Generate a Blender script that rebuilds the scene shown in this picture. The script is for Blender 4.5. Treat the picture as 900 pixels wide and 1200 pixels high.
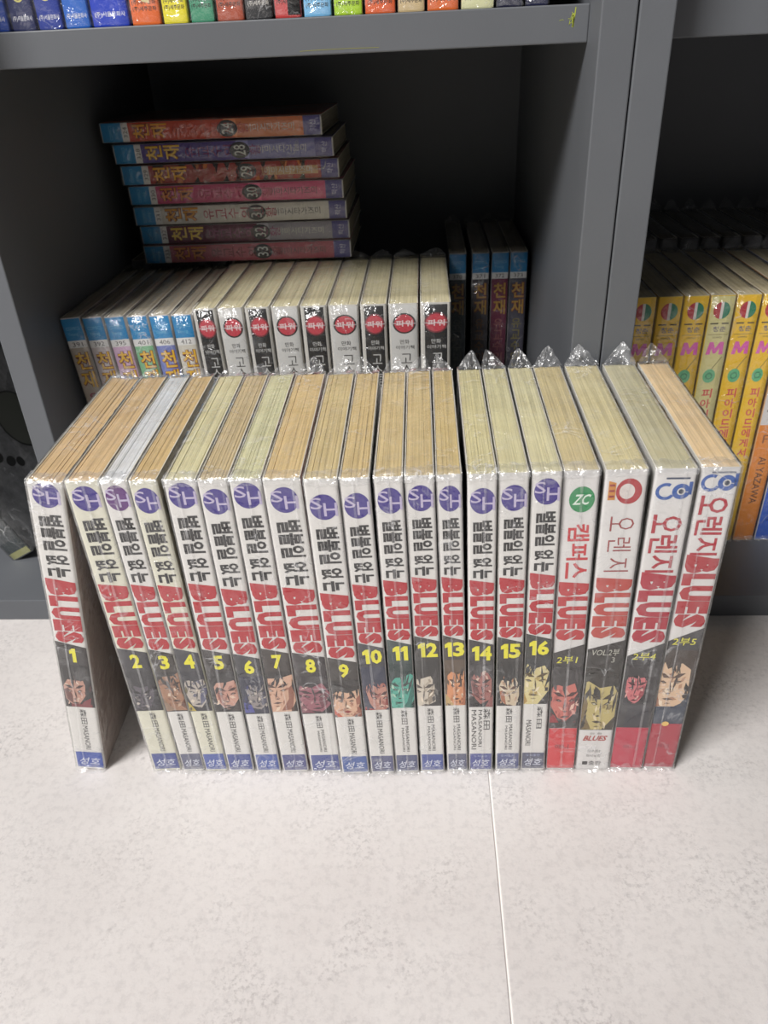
import bpy, bmesh, math, random
from mathutils import Vector, Matrix, noise

for o in list(bpy.data.objects):
    bpy.data.objects.remove(o)
S = bpy.context.scene
COL = S.collection

# ------------------------------------------------------------------ camera
# world: x along the bookcase front, y away from the viewer, z up, metres
cam_d = bpy.data.cameras.new('camera')
cam = bpy.data.objects.new('camera', cam_d)
COL.objects.link(cam)
R_ = Vector((0.99833, 0.04131, -0.04038)); U_ = Vector((0.01299, 0.52056, 0.85372)); F_ = Vector((-0.05629, 0.85282, -0.51916))
m = Matrix((R_, U_, -F_)).transposed().to_4x4()
m.translation = Vector((0, 0, 0.3255))
cam.matrix_world = m
cam_d.sensor_fit = 'HORIZONTAL'; cam_d.sensor_width = 36; cam_d.lens = 36
cam_d.clip_start = 0.01; cam_d.clip_end = 50
cam_d.dof.use_dof = True; cam_d.dof.focus_distance = 0.36; cam_d.dof.aperture_fstop = 24
S.camera = cam
# ------------------------------------------------------------------ light
S.view_settings.view_transform = 'Standard'; S.view_settings.look = 'None'
S.view_settings.exposure = 0.12; S.view_settings.gamma = 1.0
S.view_settings.use_curve_mapping = False
S.cycles.transparent_max_bounces = 48
S.cycles.max_bounces = 8
W = bpy.data.worlds.new('room_light'); S.world = W; W.use_nodes = True
bg = W.node_tree.nodes['Background']; bg.inputs[0].default_value = (1.0, 0.97, 0.95, 1); bg.inputs[1].default_value = 0.065
def area(name, loc, target, size, power, col):
    d = bpy.data.lights.new(name, 'AREA'); d.shape = 'RECTANGLE'; d.size = size[0]; d.size_y = size[1]
    d.energy = power; d.color = col
    o = bpy.data.objects.new(name, d); COL.objects.link(o); o.location = loc
    o.rotation_euler = (Vector(target) - Vector(loc)).to_track_quat('-Z', 'Y').to_euler()
    return o
area('ceiling_lamp_light', (-1.25, -1.0, 2.15), (0, 0.3, 0), (1.0, 0.8), 96, (1.0, 0.975, 0.95))

# ------------------------------------------------------------------ materials
MATS = {}
def lin(c):
    return tuple(((v / 255) / 12.92 if v / 255 <= 0.04045 else ((v / 255 + 0.055) / 1.055) ** 2.4) for v in c)
def mat(rgb, rough=0.5, name=None, var=0.06, scale=60.0, spec=0.3):
    """plain print / cardboard colour (sRGB 0..255) with a little procedural unevenness"""
    key = (tuple(rgb), rough, var, scale)
    if key in MATS: return MATS[key]
    M = bpy.data.materials.new(name or 'ink_%02x%02x%02x' % tuple(int(v) for v in rgb)); M.use_nodes = True
    nt = M.node_tree; b = nt.nodes['Principled BSDF']
    b.inputs['Roughness'].default_value = rough
    b.inputs['Specular IOR Level'].default_value = spec
    tc = nt.nodes.new('ShaderNodeTexCoord'); nz = nt.nodes.new('ShaderNodeTexNoise'); nz.inputs['Scale'].default_value = scale
    nz.inputs['Detail'].default_value = 4
    nt.links.new(tc.outputs['Object'], nz.inputs['Vector'])
    mx = nt.nodes.new('ShaderNodeMix'); mx.data_type = 'RGBA'
    c = lin(rgb)
    mx.inputs[6].default_value = (*[min(1, v * (1 - var) ) for v in c], 1); mx.inputs[7].default_value = (*[min(1, v * (1 + var) + 0.002) for v in c], 1)
    nt.links.new(nz.outputs['Fac'], mx.inputs[0]); nt.links.new(mx.outputs[2], b.inputs['Base Color'])
    MATS[key] = M
    return M

def shelf_material():
    M = bpy.data.materials.new('grey_laminate'); M.use_nodes = True
    nt = M.node_tree; b = nt.nodes['Principled BSDF']; L = nt.links.new
    tc = nt.nodes.new('ShaderNodeTexCoord')
    n1 = nt.nodes.new('ShaderNodeTexNoise'); n1.inputs['Scale'].default_value = 9; n1.inputs['Detail'].default_value = 5
    n2 = nt.nodes.new('ShaderNodeTexNoise'); n2.inputs['Scale'].default_value = 900
    L(tc.outputs['Object'], n1.inputs['Vector']); L(tc.outputs['Object'], n2.inputs['Vector'])
    r = nt.nodes.new('ShaderNodeValToRGB')
    r.color_ramp.elements[0].position = .3; r.color_ramp.elements[0].color = (.108, .115, .127, 1)
    r.color_ramp.elements[1].position = .7; r.color_ramp.elements[1].color = (.124, .132, .145, 1)
    L(n1.outputs['Fac'], r.inputs[0]); L(r.outputs[0], b.inputs['Base Color'])
    bp = nt.nodes.new('ShaderNodeBump'); bp.inputs['Strength'].default_value = .12; bp.inputs['Distance'].default_value = .0004
    L(n2.outputs['Fac'], bp.inputs['Height']); L(bp.outputs[0], b.inputs['Normal'])
    b.inputs['Roughness'].default_value = .5; b.inputs['Specular IOR Level'].default_value = .35
    return M
SHELF = shelf_material()

def floor_material():
    M = bpy.data.materials.new('pale_concrete_vinyl'); M.use_nodes = True
    nt = M.node_tree; b = nt.nodes['Principled BSDF']; L = nt.links.new
    tc = nt.nodes.new('ShaderNodeTexCoord')
    def nz(sc, det=6, rough=.6, dist=0):
        n = nt.nodes.new('ShaderNodeTexNoise'); n.inputs['Scale'].default_value = sc; n.inputs['Detail'].default_value = det
        n.inputs['Roughness'].default_value = rough; n.inputs['Distortion'].default_value = dist
        L(tc.outputs['Object'], n.inputs['Vector']); return n
    def ramp(n, a, ca, b_, cb):
        r = nt.nodes.new('ShaderNodeValToRGB'); e = r.color_ramp.elements
        e[0].position = a; e[0].color = (*ca, 1); e[1].position = b_; e[1].color = (*cb, 1)
        L(n.outputs['Fac'], r.inputs[0]); return r
    big = ramp(nz(11, 8, .62, .1), .33, lin((202, 197, 195)), .68, lin((214, 210, 208)))
    spk = ramp(nz(420, 3, .7), .36, (.55, .54, .55), .50, (1, 1, 1))
    msk = ramp(nz(22, 5, .6, .4), .47, (0, 0, 0), .62, (1, 1, 1))
    veil = ramp(nz(260, 4, .7, .1), .36, (.90, .90, .905), .52, (1, 1, 1))
    mk = nt.nodes.new('ShaderNodeMix'); mk.data_type = 'RGBA'; L(msk.outputs[0], mk.inputs[0])
    mk.inputs[6].default_value = (1, 1, 1, 1); L(spk.outputs[0], mk.inputs[7])
    m1 = nt.nodes.new('ShaderNodeMix'); m1.data_type = 'RGBA'; m1.blend_type = 'MULTIPLY'; m1.inputs[0].default_value = .55
    L(big.outputs[0], m1.inputs[6]); L(mk.outputs[2], m1.inputs[7])
    m2 = nt.nodes.new('ShaderNodeMix'); m2.data_type = 'RGBA'; m2.blend_type = 'MULTIPLY'; m2.inputs[0].default_value = 1
    L(m1.outputs[2], m2.inputs[6]); L(veil.outputs[0], m2.inputs[7])
    L(m2.outputs[2], b.inputs['Base Color'])
    bp = nt.nodes.new('ShaderNodeBump'); bp.inputs['Strength'].default_value = .25; bp.inputs['Distance'].default_value = .0006
    L(nz(300, 4).outputs['Fac'], bp.inputs['Height']); L(bp.outputs[0], b.inputs['Normal'])
    b.inputs['Roughness'].default_value = .55
    return M

def page_material(rgb, seed):
    M = bpy.data.materials.new('aged_paper_edges'); M.use_nodes = True
    nt = M.node_tree; b = nt.nodes['Principled BSDF']; L = nt.links.new
    tc = nt.nodes.new('ShaderNodeTexCoord'); mp = nt.nodes.new('ShaderNodeMapping')
    mp.inputs['Location'].default_value = (seed * .37, seed * .11, 0); mp.inputs['Scale'].default_value = (1500, 14, 14)
    L(tc.outputs['Object'], mp.inputs['Vector'])
    n = nt.nodes.new('ShaderNodeTexNoise'); n.inputs['Scale'].default_value = 1; n.inputs['Detail'].default_value = 3
    L(mp.outputs[0], n.inputs['Vector'])
    r = nt.nodes.new('ShaderNodeValToRGB'); c = tuple(v * 1.12 for v in lin(rgb)); e = r.color_ramp.elements
    e[0].position = .34; e[0].color = (*[v * .74 for v in c], 1); e[1].position = .56; e[1].color = (*c, 1)
    L(n.outputs['Fac'], r.inputs[0])
    n2 = nt.nodes.new('ShaderNodeTexNoise'); n2.inputs['Scale'].default_value = 40; n2.inputs['Detail'].default_value = 5
    L(tc.outputs['Object'], n2.inputs['Vector'])
    r2 = nt.nodes.new('ShaderNodeValToRGB'); e = r2.color_ramp.elements
    e[0].position = .35; e[0].color = (.88, .85, .80, 1); e[1].position = .6; e[1].color = (1, 1, 1, 1)
    L(n2.outputs['Fac'], r2.inputs[0])
    mx = nt.nodes.new('ShaderNodeMix'); mx.data_type = 'RGBA'; mx.blend_type = 'MULTIPLY'; mx.inputs[0].default_value = .8
    L(r.outputs[0], mx.inputs[6]); L(r2.outputs[0], mx.inputs[7]); L(mx.outputs[2], b.inputs['Base Color'])
    b.inputs['Roughness'].default_value = .85; b.inputs['Specular IOR Level'].default_value = .1
    return M

def film_material(name, haze, gloss, rough, bump, tint=(1, 1, 1)):
    """thin clear plastic: mostly transparent, a little haze, glossy wrinkles"""
    M = bpy.data.materials.new(name); M.use_nodes = True
    nt = M.node_tree; L = nt.links.new; nt.nodes.clear()
    out = nt.nodes.new('ShaderNodeOutputMaterial')
    tr = nt.nodes.new('ShaderNodeBsdfTransparent'); tr.inputs[0].default_value = (*[.985 * t for t in tint], 1)
    gl = nt.nodes.new('ShaderNodeBsdfGlossy'); gl.inputs['Roughness'].default_value = rough; gl.inputs[0].default_value = (1, 1, 1, 1)
    df = nt.nodes.new('ShaderNodeBsdfDiffuse'); df.inputs[0].default_value = (.85, .86, .88, 1)
    tc = nt.nodes.new('ShaderNodeTexCoord')
    n1 = nt.nodes.new('ShaderNodeTexNoise'); n1.inputs['Scale'].default_value = 70; n1.inputs['Detail'].default_value = 4; n1.inputs['Distortion'].default_value = 1.5
    n2 = nt.nodes.new('ShaderNodeTexNoise'); n2.inputs['Scale'].default_value = 330; n2.inputs['Detail'].default_value = 2
    oi = nt.nodes.new('ShaderNodeObjectInfo'); ad = nt.nodes.new('ShaderNodeVectorMath'); ad.operation = 'ADD'
    cb = nt.nodes.new('ShaderNodeCombineXYZ'); ml = nt.nodes.new('ShaderNodeMath'); ml.operation = 'MULTIPLY'; ml.inputs[1].default_value = 7
    L(oi.outputs['Random'], ml.inputs[0]); L(ml.outputs[0], cb.inputs[0]); L(ml.outputs[0], cb.inputs[2])
    L(tc.outputs['Object'], ad.inputs[0]); L(cb.outputs[0], ad.inputs[1])
    L(ad.outputs[0], n1.inputs['Vector']); L(ad.outputs[0], n2.inputs['Vector'])
    s = nt.nodes.new('ShaderNodeMath'); s.operation = 'MULTIPLY_ADD'; s.inputs[1].default_value = .25
    L(n2.outputs['Fac'], s.inputs[0]); L(n1.outputs['Fac'], s.inputs[2])
    bp = nt.nodes.new('ShaderNodeBump'); bp.inputs['Strength'].default_value = 1; bp.inputs['Distance'].default_value = bump
    L(s.outputs[0], bp.inputs['Height']); L(bp.outputs[0], gl.inputs['Normal'])
    # creases: a bit more haze where the film is folded
    rp = nt.nodes.new('ShaderNodeMapRange'); rp.inputs[1].default_value = .5; rp.inputs[2].default_value = .72
    rp.inputs[3].default_value = haze; rp.inputs[4].default_value = haze * 3.2
    L(n1.outputs['Fac'], rp.inputs[0])
    # thin pale crease lines where a distorted noise crosses its middle, only in patches
    n3 = nt.nodes.new('ShaderNodeTexNoise'); n3.inputs['Scale'].default_value = 55; n3.inputs['Detail'].default_value = 3; n3.inputs['Distortion'].default_value = .8
    L(ad.outputs[0], n3.inputs['Vector'])
    m1 = nt.nodes.new('ShaderNodeMath'); m1.operation = 'SUBTRACT'; m1.inputs[1].default_value = .5; L(n3.outputs['Fac'], m1.inputs[0])
    m2 = nt.nodes.new('ShaderNodeMath'); m2.operation = 'ABSOLUTE'; L(m1.outputs[0], m2.inputs[0])
    m3 = nt.nodes.new('ShaderNodeMapRange'); m3.inputs[1].default_value = .0; m3.inputs[2].default_value = .014; m3.inputs[3].default_value = 1; m3.inputs[4].default_value = 0; L(m2.outputs[0], m3.inputs[0])
    n4 = nt.nodes.new('ShaderNodeTexNoise'); n4.inputs['Scale'].default_value = 32; L(ad.outputs[0], n4.inputs['Vector'])
    m4 = nt.nodes.new('ShaderNodeMapRange'); m4.inputs[1].default_value = .46; m4.inputs[2].default_value = .64; m4.inputs[3].default_value = 0; m4.inputs[4].default_value = .34; L(n4.outputs['Fac'], m4.inputs[0])
    m5 = nt.nodes.new('ShaderNodeMath'); m5.operation = 'MULTIPLY_ADD'; m5.use_clamp = True; L(m3.outputs[0], m5.inputs[0]); L(m4.outputs[0], m5.inputs[1]); L(rp.outputs[0], m5.inputs[2])
    fr = nt.nodes.new('ShaderNodeLayerWeight'); fr.inputs[0].default_value = .5
    pw = nt.nodes.new('ShaderNodeMath'); pw.operation = 'POWER'; pw.inputs[1].default_value = 4
    fm = nt.nodes.new('ShaderNodeMath'); fm.operation = 'MULTIPLY_ADD'; fm.inputs[1].default_value = .6 * gloss; fm.inputs[2].default_value = .05 * gloss; fm.use_clamp = True
    L(fr.outputs['Facing'], pw.inputs[0]); L(pw.outputs[0], fm.inputs[0])
    a = nt.nodes.new('ShaderNodeMixShader'); L(m5.outputs[0], a.inputs[0]); L(tr.outputs[0], a.inputs[1]); L(df.outputs[0], a.inputs[2])
    c = nt.nodes.new('ShaderNodeMixShader'); L(fm.outputs[0], c.inputs[0]); L(a.outputs[0], c.inputs[1]); L(gl.outputs[0], c.inputs[2])
    L(c.outputs[0], out.inputs[0])
    return M
FILM = film_material('clear_plastic_film', .030, 1.5, .17, .0030)
FOLD = film_material('folded_plastic_film', .075, 1.8, .2, .0035)

# ------------------------------------------------------------------ mesh helpers
def new_obj(name, me, parent=None):
    o = bpy.data.objects.new(name, me); COL.objects.link(o)
    if parent: o.parent = parent
    return o
def mesh(name, verts, faces, mats, idx=None, parent=None, smooth=False):
    me = bpy.data.meshes.new(name); me.from_pydata(verts, [], faces)
    for mm in mats: me.materials.append(mm)
    if idx: me.polygons.foreach_set('material_index', idx)
    if smooth: me.polygons.foreach_set('use_smooth', [True] * len(me.polygons))
    me.update()
    return new_obj(name, me, parent)
def box(name, x0, x1, y0, y1, z0, z1, mt, parent=None, bev=0.0):
    bm = bmesh.new()
    v = [bm.verts.new(p) for p in ((x0, y0, z0), (x1, y0, z0), (x1, y1, z0), (x0, y1, z0), (x0, y0, z1), (x1, y0, z1), (x1, y1, z1), (x0, y1, z1))]
    for f in ((0, 3, 2, 1), (4, 5, 6, 7), (0, 1, 5, 4), (1, 2, 6, 5), (2, 3, 7, 6), (3, 0, 4, 7)): bm.faces.new([v[i] for i in f])
    if bev: bmesh.ops.bevel(bm, geom=bm.edges[:], offset=bev, segments=2, affect='EDGES', profile=.5)
    me = bpy.data.meshes.new(name); bm.to_mesh(me); bm.free(); me.materials.append(mt)
    return new_obj(name, me, parent)
def thing(name, label, cat, loc=(0, 0, 0), rot=(0, 0, 0), group=None, kind=None):
    o = bpy.data.objects.new(name, None); COL.objects.link(o); o.location = loc; o.rotation_euler = rot
    o.empty_display_size = .02
    o['label'] = label; o['category'] = cat
    if group: o['group'] = group
    if kind: o['kind'] = kind
    return o

# text -> flat polygons normalised to a 0..1 box (built-in font)
TXT = {}
def text_polys(s, bold):
    k = (s, bold)
    if k in TXT: return TXT[k]
    c = bpy.data.curves.new('lettering', 'FONT'); c.body = s; c.offset = bold; c.resolution_u = 2; c.fill_mode = 'FRONT'
    o = bpy.data.objects.new('lettering', c); COL.objects.link(o)
    dg = bpy.context.evaluated_depsgraph_get(); ev = o.evaluated_get(dg); me = ev.to_mesh()
    vs = [(v.co.x, v.co.y) for v in me.vertices]; fs = [tuple(p.vertices) for p in me.polygons]
    ev.to_mesh_clear(); bpy.data.objects.remove(o); bpy.data.curves.remove(c)
    x0 = min(v[0] for v in vs); x1 = max(v[0] for v in vs); y0 = min(v[1] for v in vs); y1 = max(v[1] for v in vs)
    w = max(x1 - x0, 1e-6); h = max(y1 - y0, 1e-6)
    TXT[k] = ([((a - x0) / w, (b - y0) / h) for a, b in vs], fs)
    return TXT[k]

class Print:
    """flat print on the spine plane; local x to the right, z up, at y = -small"""
    def __init__(self, zmap=None): self.parts = {}; self.zmap = zmap or (lambda z: z)
    def add(self, part, pts, faces, rgb, layer):
        p = self.parts.setdefault(part, {'v': [], 'f': [], 'i': [], 'm': []})
        mt = mat(rgb, .45)
        if mt not in p['m']: p['m'].append(mt)
        k = p['m'].index(mt); n = len(p['v']); y = -.00008 - .000035 * layer
        p['v'] += [(x, y, self.zmap(z)) for x, z in pts]
        for f in faces: p['f'].append([n + a for a in f]); p['i'].append(k)
    def poly(self, part, pts, rgb, layer=0):
        self.add(part, pts, [list(range(len(pts)))], rgb, layer)
    def rect(self, part, x0, x1, z0, z1, rgb, layer=0, sl=0.0):
        self.poly(part, [(x0, z0), (x1, z0), (x1, z1 - sl), (x0, z1 + sl)], rgb, layer)
    def disc(self, part, cx, cz, rx, rz, rgb, layer=0, a0=0, a1=360, n=28):
        pts = [(cx + rx * math.cos(math.radians(a0 + (a1 - a0) * i / n)), cz + rz * math.sin(math.radians(a0 + (a1 - a0) * i / n))) for i in range(n + (a1 - a0 < 360))]
        self.poly(part, pts, rgb, layer)
    def ring(self, part, cx, cz, r0, r1, rgb, layer=0, a0=0, a1=360, n=28):
        q = [math.radians(a0 + (a1 - a0) * i / n) for i in range(n + 1)]
        pts = [(cx + r0 * math.cos(a), cz + r0 * math.sin(a)) for a in q] + [(cx + r1 * math.cos(a), cz + r1 * math.sin(a)) for a in q]
        self.add(part, pts, [[i, i + 1, n + 2 + i, n + 1 + i] for i in range(n)], rgb, layer)
    def text(self, part, s, x0, x1, z0, z1, rgb, layer=1, rot=0, bold=0.0, shear=0.0):
        vs, fs = text_polys(s, bold)
        if rot == 0: pts = [(x0 + (u + shear * (v - .5)) * (x1 - x0), z0 + v * (z1 - z0)) for u, v in vs]
        else: pts = [(x0 + v * (x1 - x0), z1 - u * (z1 - z0)) for u, v in vs]      # reads downwards
        self.add(part, pts, fs, rgb, layer)
    def digits(self, part, s, xc, w1, z0, z1, rgb, layer, gap=.0004):
        ws = [w1 * (.62 if c == '1' else 1) for c in s]; x = xc - (sum(ws) + gap * (len(s) - 1)) / 2
        for c, w in zip(s, ws):
            if c == '1': self.poly(part, [(x + u * w, z0 + v * (z1 - z0)) for u, v in ((0, .60), (.42, .66), (.42, 0), (1, 0), (1, 1), (.5, 1), (0, .84))], rgb, layer)
            else: self.text(part, c, x, x + w, z0, z1, rgb, layer, 0, .04)
            x += w + gap
    def build(self, parent):
        for n, p in self.parts.items(): mesh(n, p['v'], p['f'], p['m'], p['i'], parent)

# ------------------------------------------------------------------ book pieces
def cover_mesh(t, h, d, spine, front, back, parent, rnd):
    """one folded cover: back board, rounded spine, front board, as a closed thin shell"""
    hw = t / 2; k = .0005; r = min(.0011, t * .12)
    outer = [(-hw, d), (-hw, r)] + [(-hw + r - r * math.cos(a), r - r * math.sin(a)) for a in (math.pi / 6, math.pi / 3)] + [(-hw + r, 0), (hw - r, 0)] + \
            [(hw - r + r * math.sin(a), r - r * math.cos(a)) for a in (math.pi / 6, math.pi / 3)] + [(hw, r), (hw, d)]
    inner = [(min(max(x, -hw + k), hw - k), max(y, k)) for x, y in outer]
    inner[0] = (-hw + k, d); inner[-1] = (hw - k, d)
    n = len(outer); V = []
    for z in (0, h):
        V += [(x, y, z) for x, y in outer] + [(x, y, z) for x, y in inner]
    F = []; I = []
    for i in range(n - 1):
        mi = 2 if i < 1 else (0 if i < n - 2 else 1)
        F.append([i, i + 1, 2 * n + i + 1, 2 * n + i]); I.append(mi)
        F.append([n + i + 1, n + i, 3 * n + i, 3 * n + i + 1]); I.append(3)
        F.append([i + 1, i, n + i, n + i + 1]); I.append(3)
        F.append([2 * n + i, 2 * n + i + 1, 3 * n + i + 1, 3 * n + i]); I.append(3)
    F += [[0, 2 * n, 3 * n, n], [n - 1, 2 * n - 1, 4 * n - 1, 3 * n - 1]]; I += [3, 3]
    return mesh('cover', V, F, [mat(spine, .4), mat(front, .4), mat(back, .4), mat((222, 218, 205), .6)], I, parent)

def pages_mesh(t, h, d, rgb, parent, rnd, seed, strips=14):
    """paper block whose gathered sheets sit at slightly different heights"""
    x0 = -t / 2 + .0006; x1 = t / 2 - .0006; V = []; F = []
    xs = [x0 + (x1 - x0) * (i / strips) for i in range(strips + 1)]
    for i in range(strips):
        top = h - .0003 - rnd.random() * .0003; y1 = d - .0008 - rnd.random() * .0008; n = len(V)
        a, b = xs[i], xs[i + 1]
        V += [(a, .0007, .0006), (b, .0007, .0006), (b, y1, .0006), (a, y1, .0006), (a, .0007, top), (b, .0007, top), (b, y1, top), (a, y1, top)]
        F += [[n + q for q in f] for f in ((0, 3, 2, 1), (4, 5, 6, 7), (0, 1, 5, 4), (1, 2, 6, 5), (2, 3, 7, 6), (3, 0, 4, 7))]
    return mesh('pages', V, F, [page_material(rgb, seed)], None, parent)

def sleeve(t, h, d, parent, rnd, seed, fine=True, peak=.011, fringe=True):
    """clear film bag around a book; wrinkled, with a folded tip at the back top"""
    g = .0005; hw = t / 2 + .0002; V = []; F = []; I = []; key = {}
    off = Vector((seed * 3.1, seed * 1.7, seed * .9))
    def put(x, y, z):
        k = (round(x, 6), round(y, 6), round(z, 6))
        if k in key: return key[k]
        p = Vector((x, y, z)); nv = noise.noise_vector((p + off) * 130)
        low = max(0, 1 - z / .009); up = max(0, 1 - (h + g - z) / .004)
        amp = .00022 + .0011 * low * (1 if y < .01 else .3) + .0004 * up
        q = Vector((x + max(-.0001, min(.0001, nv.x * amp)), y + (-abs(nv.y) * amp if y < .001 else nv.y * amp), max(.0002, z + (abs(nv.z) * (amp + .0004) if z > h * .9 else nv.z * amp))))
        V.append(tuple(q)); key[k] = len(V) - 1; return key[k]
    def grid(fn, nu, nv_, mi=0):
        for i in range(nu):
            for j in range(nv_):
                a = [put(*fn(u / nu, v / nv_)) for u, v in ((i, j), (i + 1, j), (i + 1, j + 1), (i, j + 1))]
                if len(set(a)) == 4: F.append(a); I.append(mi)
    nx, nz, ny = (5, 40, 26) if fine else (3, 14, 8)
    X = lambda u: -hw + 2 * hw * u
    grid(lambda u, v: (X(u), -g, .0004 + (h + g - .0004) * v), nx, nz)
    grid(lambda u, v: (X(u), -g + (d + 2 * g) * v, h + g), nx, ny)
    grid(lambda u, v: (-hw, -g + (d + 2 * g) * (1 - u), .0004 + (h + g - .0004) * v), ny, nz)
    grid(lambda u, v: (hw, -g + (d + 2 * g) * u, .0004 + (h + g - .0004) * v), ny, nz)
    grid(lambda u, v: (X(1 - u), d + g, .0004 + (h + g - .0004) * v), nx, nz)
    # the welded seam, its pale highlight streak put in as a hazier strip
    if fine:
        sx = rnd.uniform(-.3, .35) * t; w = rnd.uniform(.0003, .0006)
        n = len(V)
        for j in range(nz + 1):
            z = .003 + (h - .004) * j / nz; wob = noise.noise(Vector((seed, 0, z * 30))) * .0006
            V += [(sx + wob - w, -g - .00035, z), (sx + wob + w, -g - .00035, z)]
        for j in range(nz): F.append([n + 2 * j, n + 2 * j + 1, n + 2 * j + 3, n + 2 * j + 2]); I.append(1 if seed % 3 else 0)
        # crimped fold across the top just behind the spine
        n = len(V); m_ = 9
        for i in range(m_ + 1):
            x = -hw + 2 * hw * i / m_
            for yy, zz in ((-g - .0002, h - .0022 - rnd.random() * .0012), (-g - .0004, h + g), (.0018 + rnd.random() * .0015, h + g + .0004), (.005 + rnd.random() * .003, h + g + .0003)):
                V.append((x, yy, zz + rnd.uniform(0, .0003)))
        for i in range(m_):
            for j in range(3): F.append([n + 4 * i + j, n + 4 * i + 4 + j, n + 4 * i + 5 + j, n + 4 * i + 1 + j]); I.append(1)
    s = mesh('plastic_sleeve', V, F, [FILM, FOLD], I, parent, True)
    # folded tip that stands up at the back top edge
    if peak:
        px = rnd.uniform(-.3, .3) * t; V = []; F = []; peak *= .66
        rows = 5
        for r_ in range(rows + 1):
            f = r_ / rows; wdt = hw * (1 - f) ** .8 + .0004
            for c in range(7):
                u = c / 6; x = px * f + (2 * u - 1) * wdt
                V.append((x, d + g - .004 + .008 * f + rnd.uniform(-.0008, .0008) * (1 - f), h + g + peak * f + rnd.uniform(-.0006, .0006) * (f < 1)))
        for r_ in range(rows):
            for c in range(6): F.append([r_ * 7 + c, r_ * 7 + c + 1, r_ * 7 + c + 8, r_ * 7 + c + 7])
        mesh('sleeve_tip', V, F, [FOLD], None, s)
    if fringe:
        V = []; F = []; n_ = 9
        for i in range(n_ + 1):
            x = -hw + 2 * hw * i / n_
            V += [(x, -g, .0026 + rnd.random() * .0022), (x, -g - .0004 - rnd.random() * .0012, .0010 + rnd.random() * .0014), (x, -g - .0008 - rnd.random() * .0026, .0003 + rnd.random() * .0012)]
        for i in range(n_):
            for j in range(2): F.append([3 * i + j, 3 * i + 3 + j, 3 * i + 4 + j, 3 * i + 1 + j])
        mesh('sleeve_hem', V, F, [FOLD], None, s)
    return s

BOOK_N = [0]
def book(label, group, t, h, d, spine, front, back, paper, design, x0, y0, z0, lean=0.0, yaw=0.0,
         fine=False, rot=None, zmap=None, wrap=True, peak=.011, fringe=False, flat=False):
    """x0 = left edge of the spine's foot; lean = sideways offset of the top (metres)"""
    BOOK_N[0] += 1; sd = BOOK_N[0]; rnd = random.Random(sd)
    th = math.asin(max(-.9, min(.9, lean / h)))
    loc = (x0 + t / 2, y0, z0 + t / 2 * abs(math.sin(th)))
    r = thing('comic_book', label, 'book', loc, rot or (0, th, yaw), group)
    cover_mesh(t, h, d, spine, front, back, r, rnd)
    pages_mesh(t, h, d, paper, r, rnd, sd, 16 if fine else 6)
    if fine:
        V = []; F = []
        for q in range(8):
            z = h - .0185 + q * .0011; X = t / 2 + .00008; n = len(V)
            V += [(X, .0022, z), (X, .0074, z), (X, .0074, z + .0005), (X, .0022, z + .0005)]; F.append([n, n + 1, n + 2, n + 3])
        mesh('cover_bars', V, F, [mat((24, 24, 24), .5)], None, r)
    p = Print(zmap)
    design(p, t / 2, h, rnd)
    p.build(r)
    if wrap: sleeve(t, h, d, r, rnd, sd, fine, peak, fringe)
    return r

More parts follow.
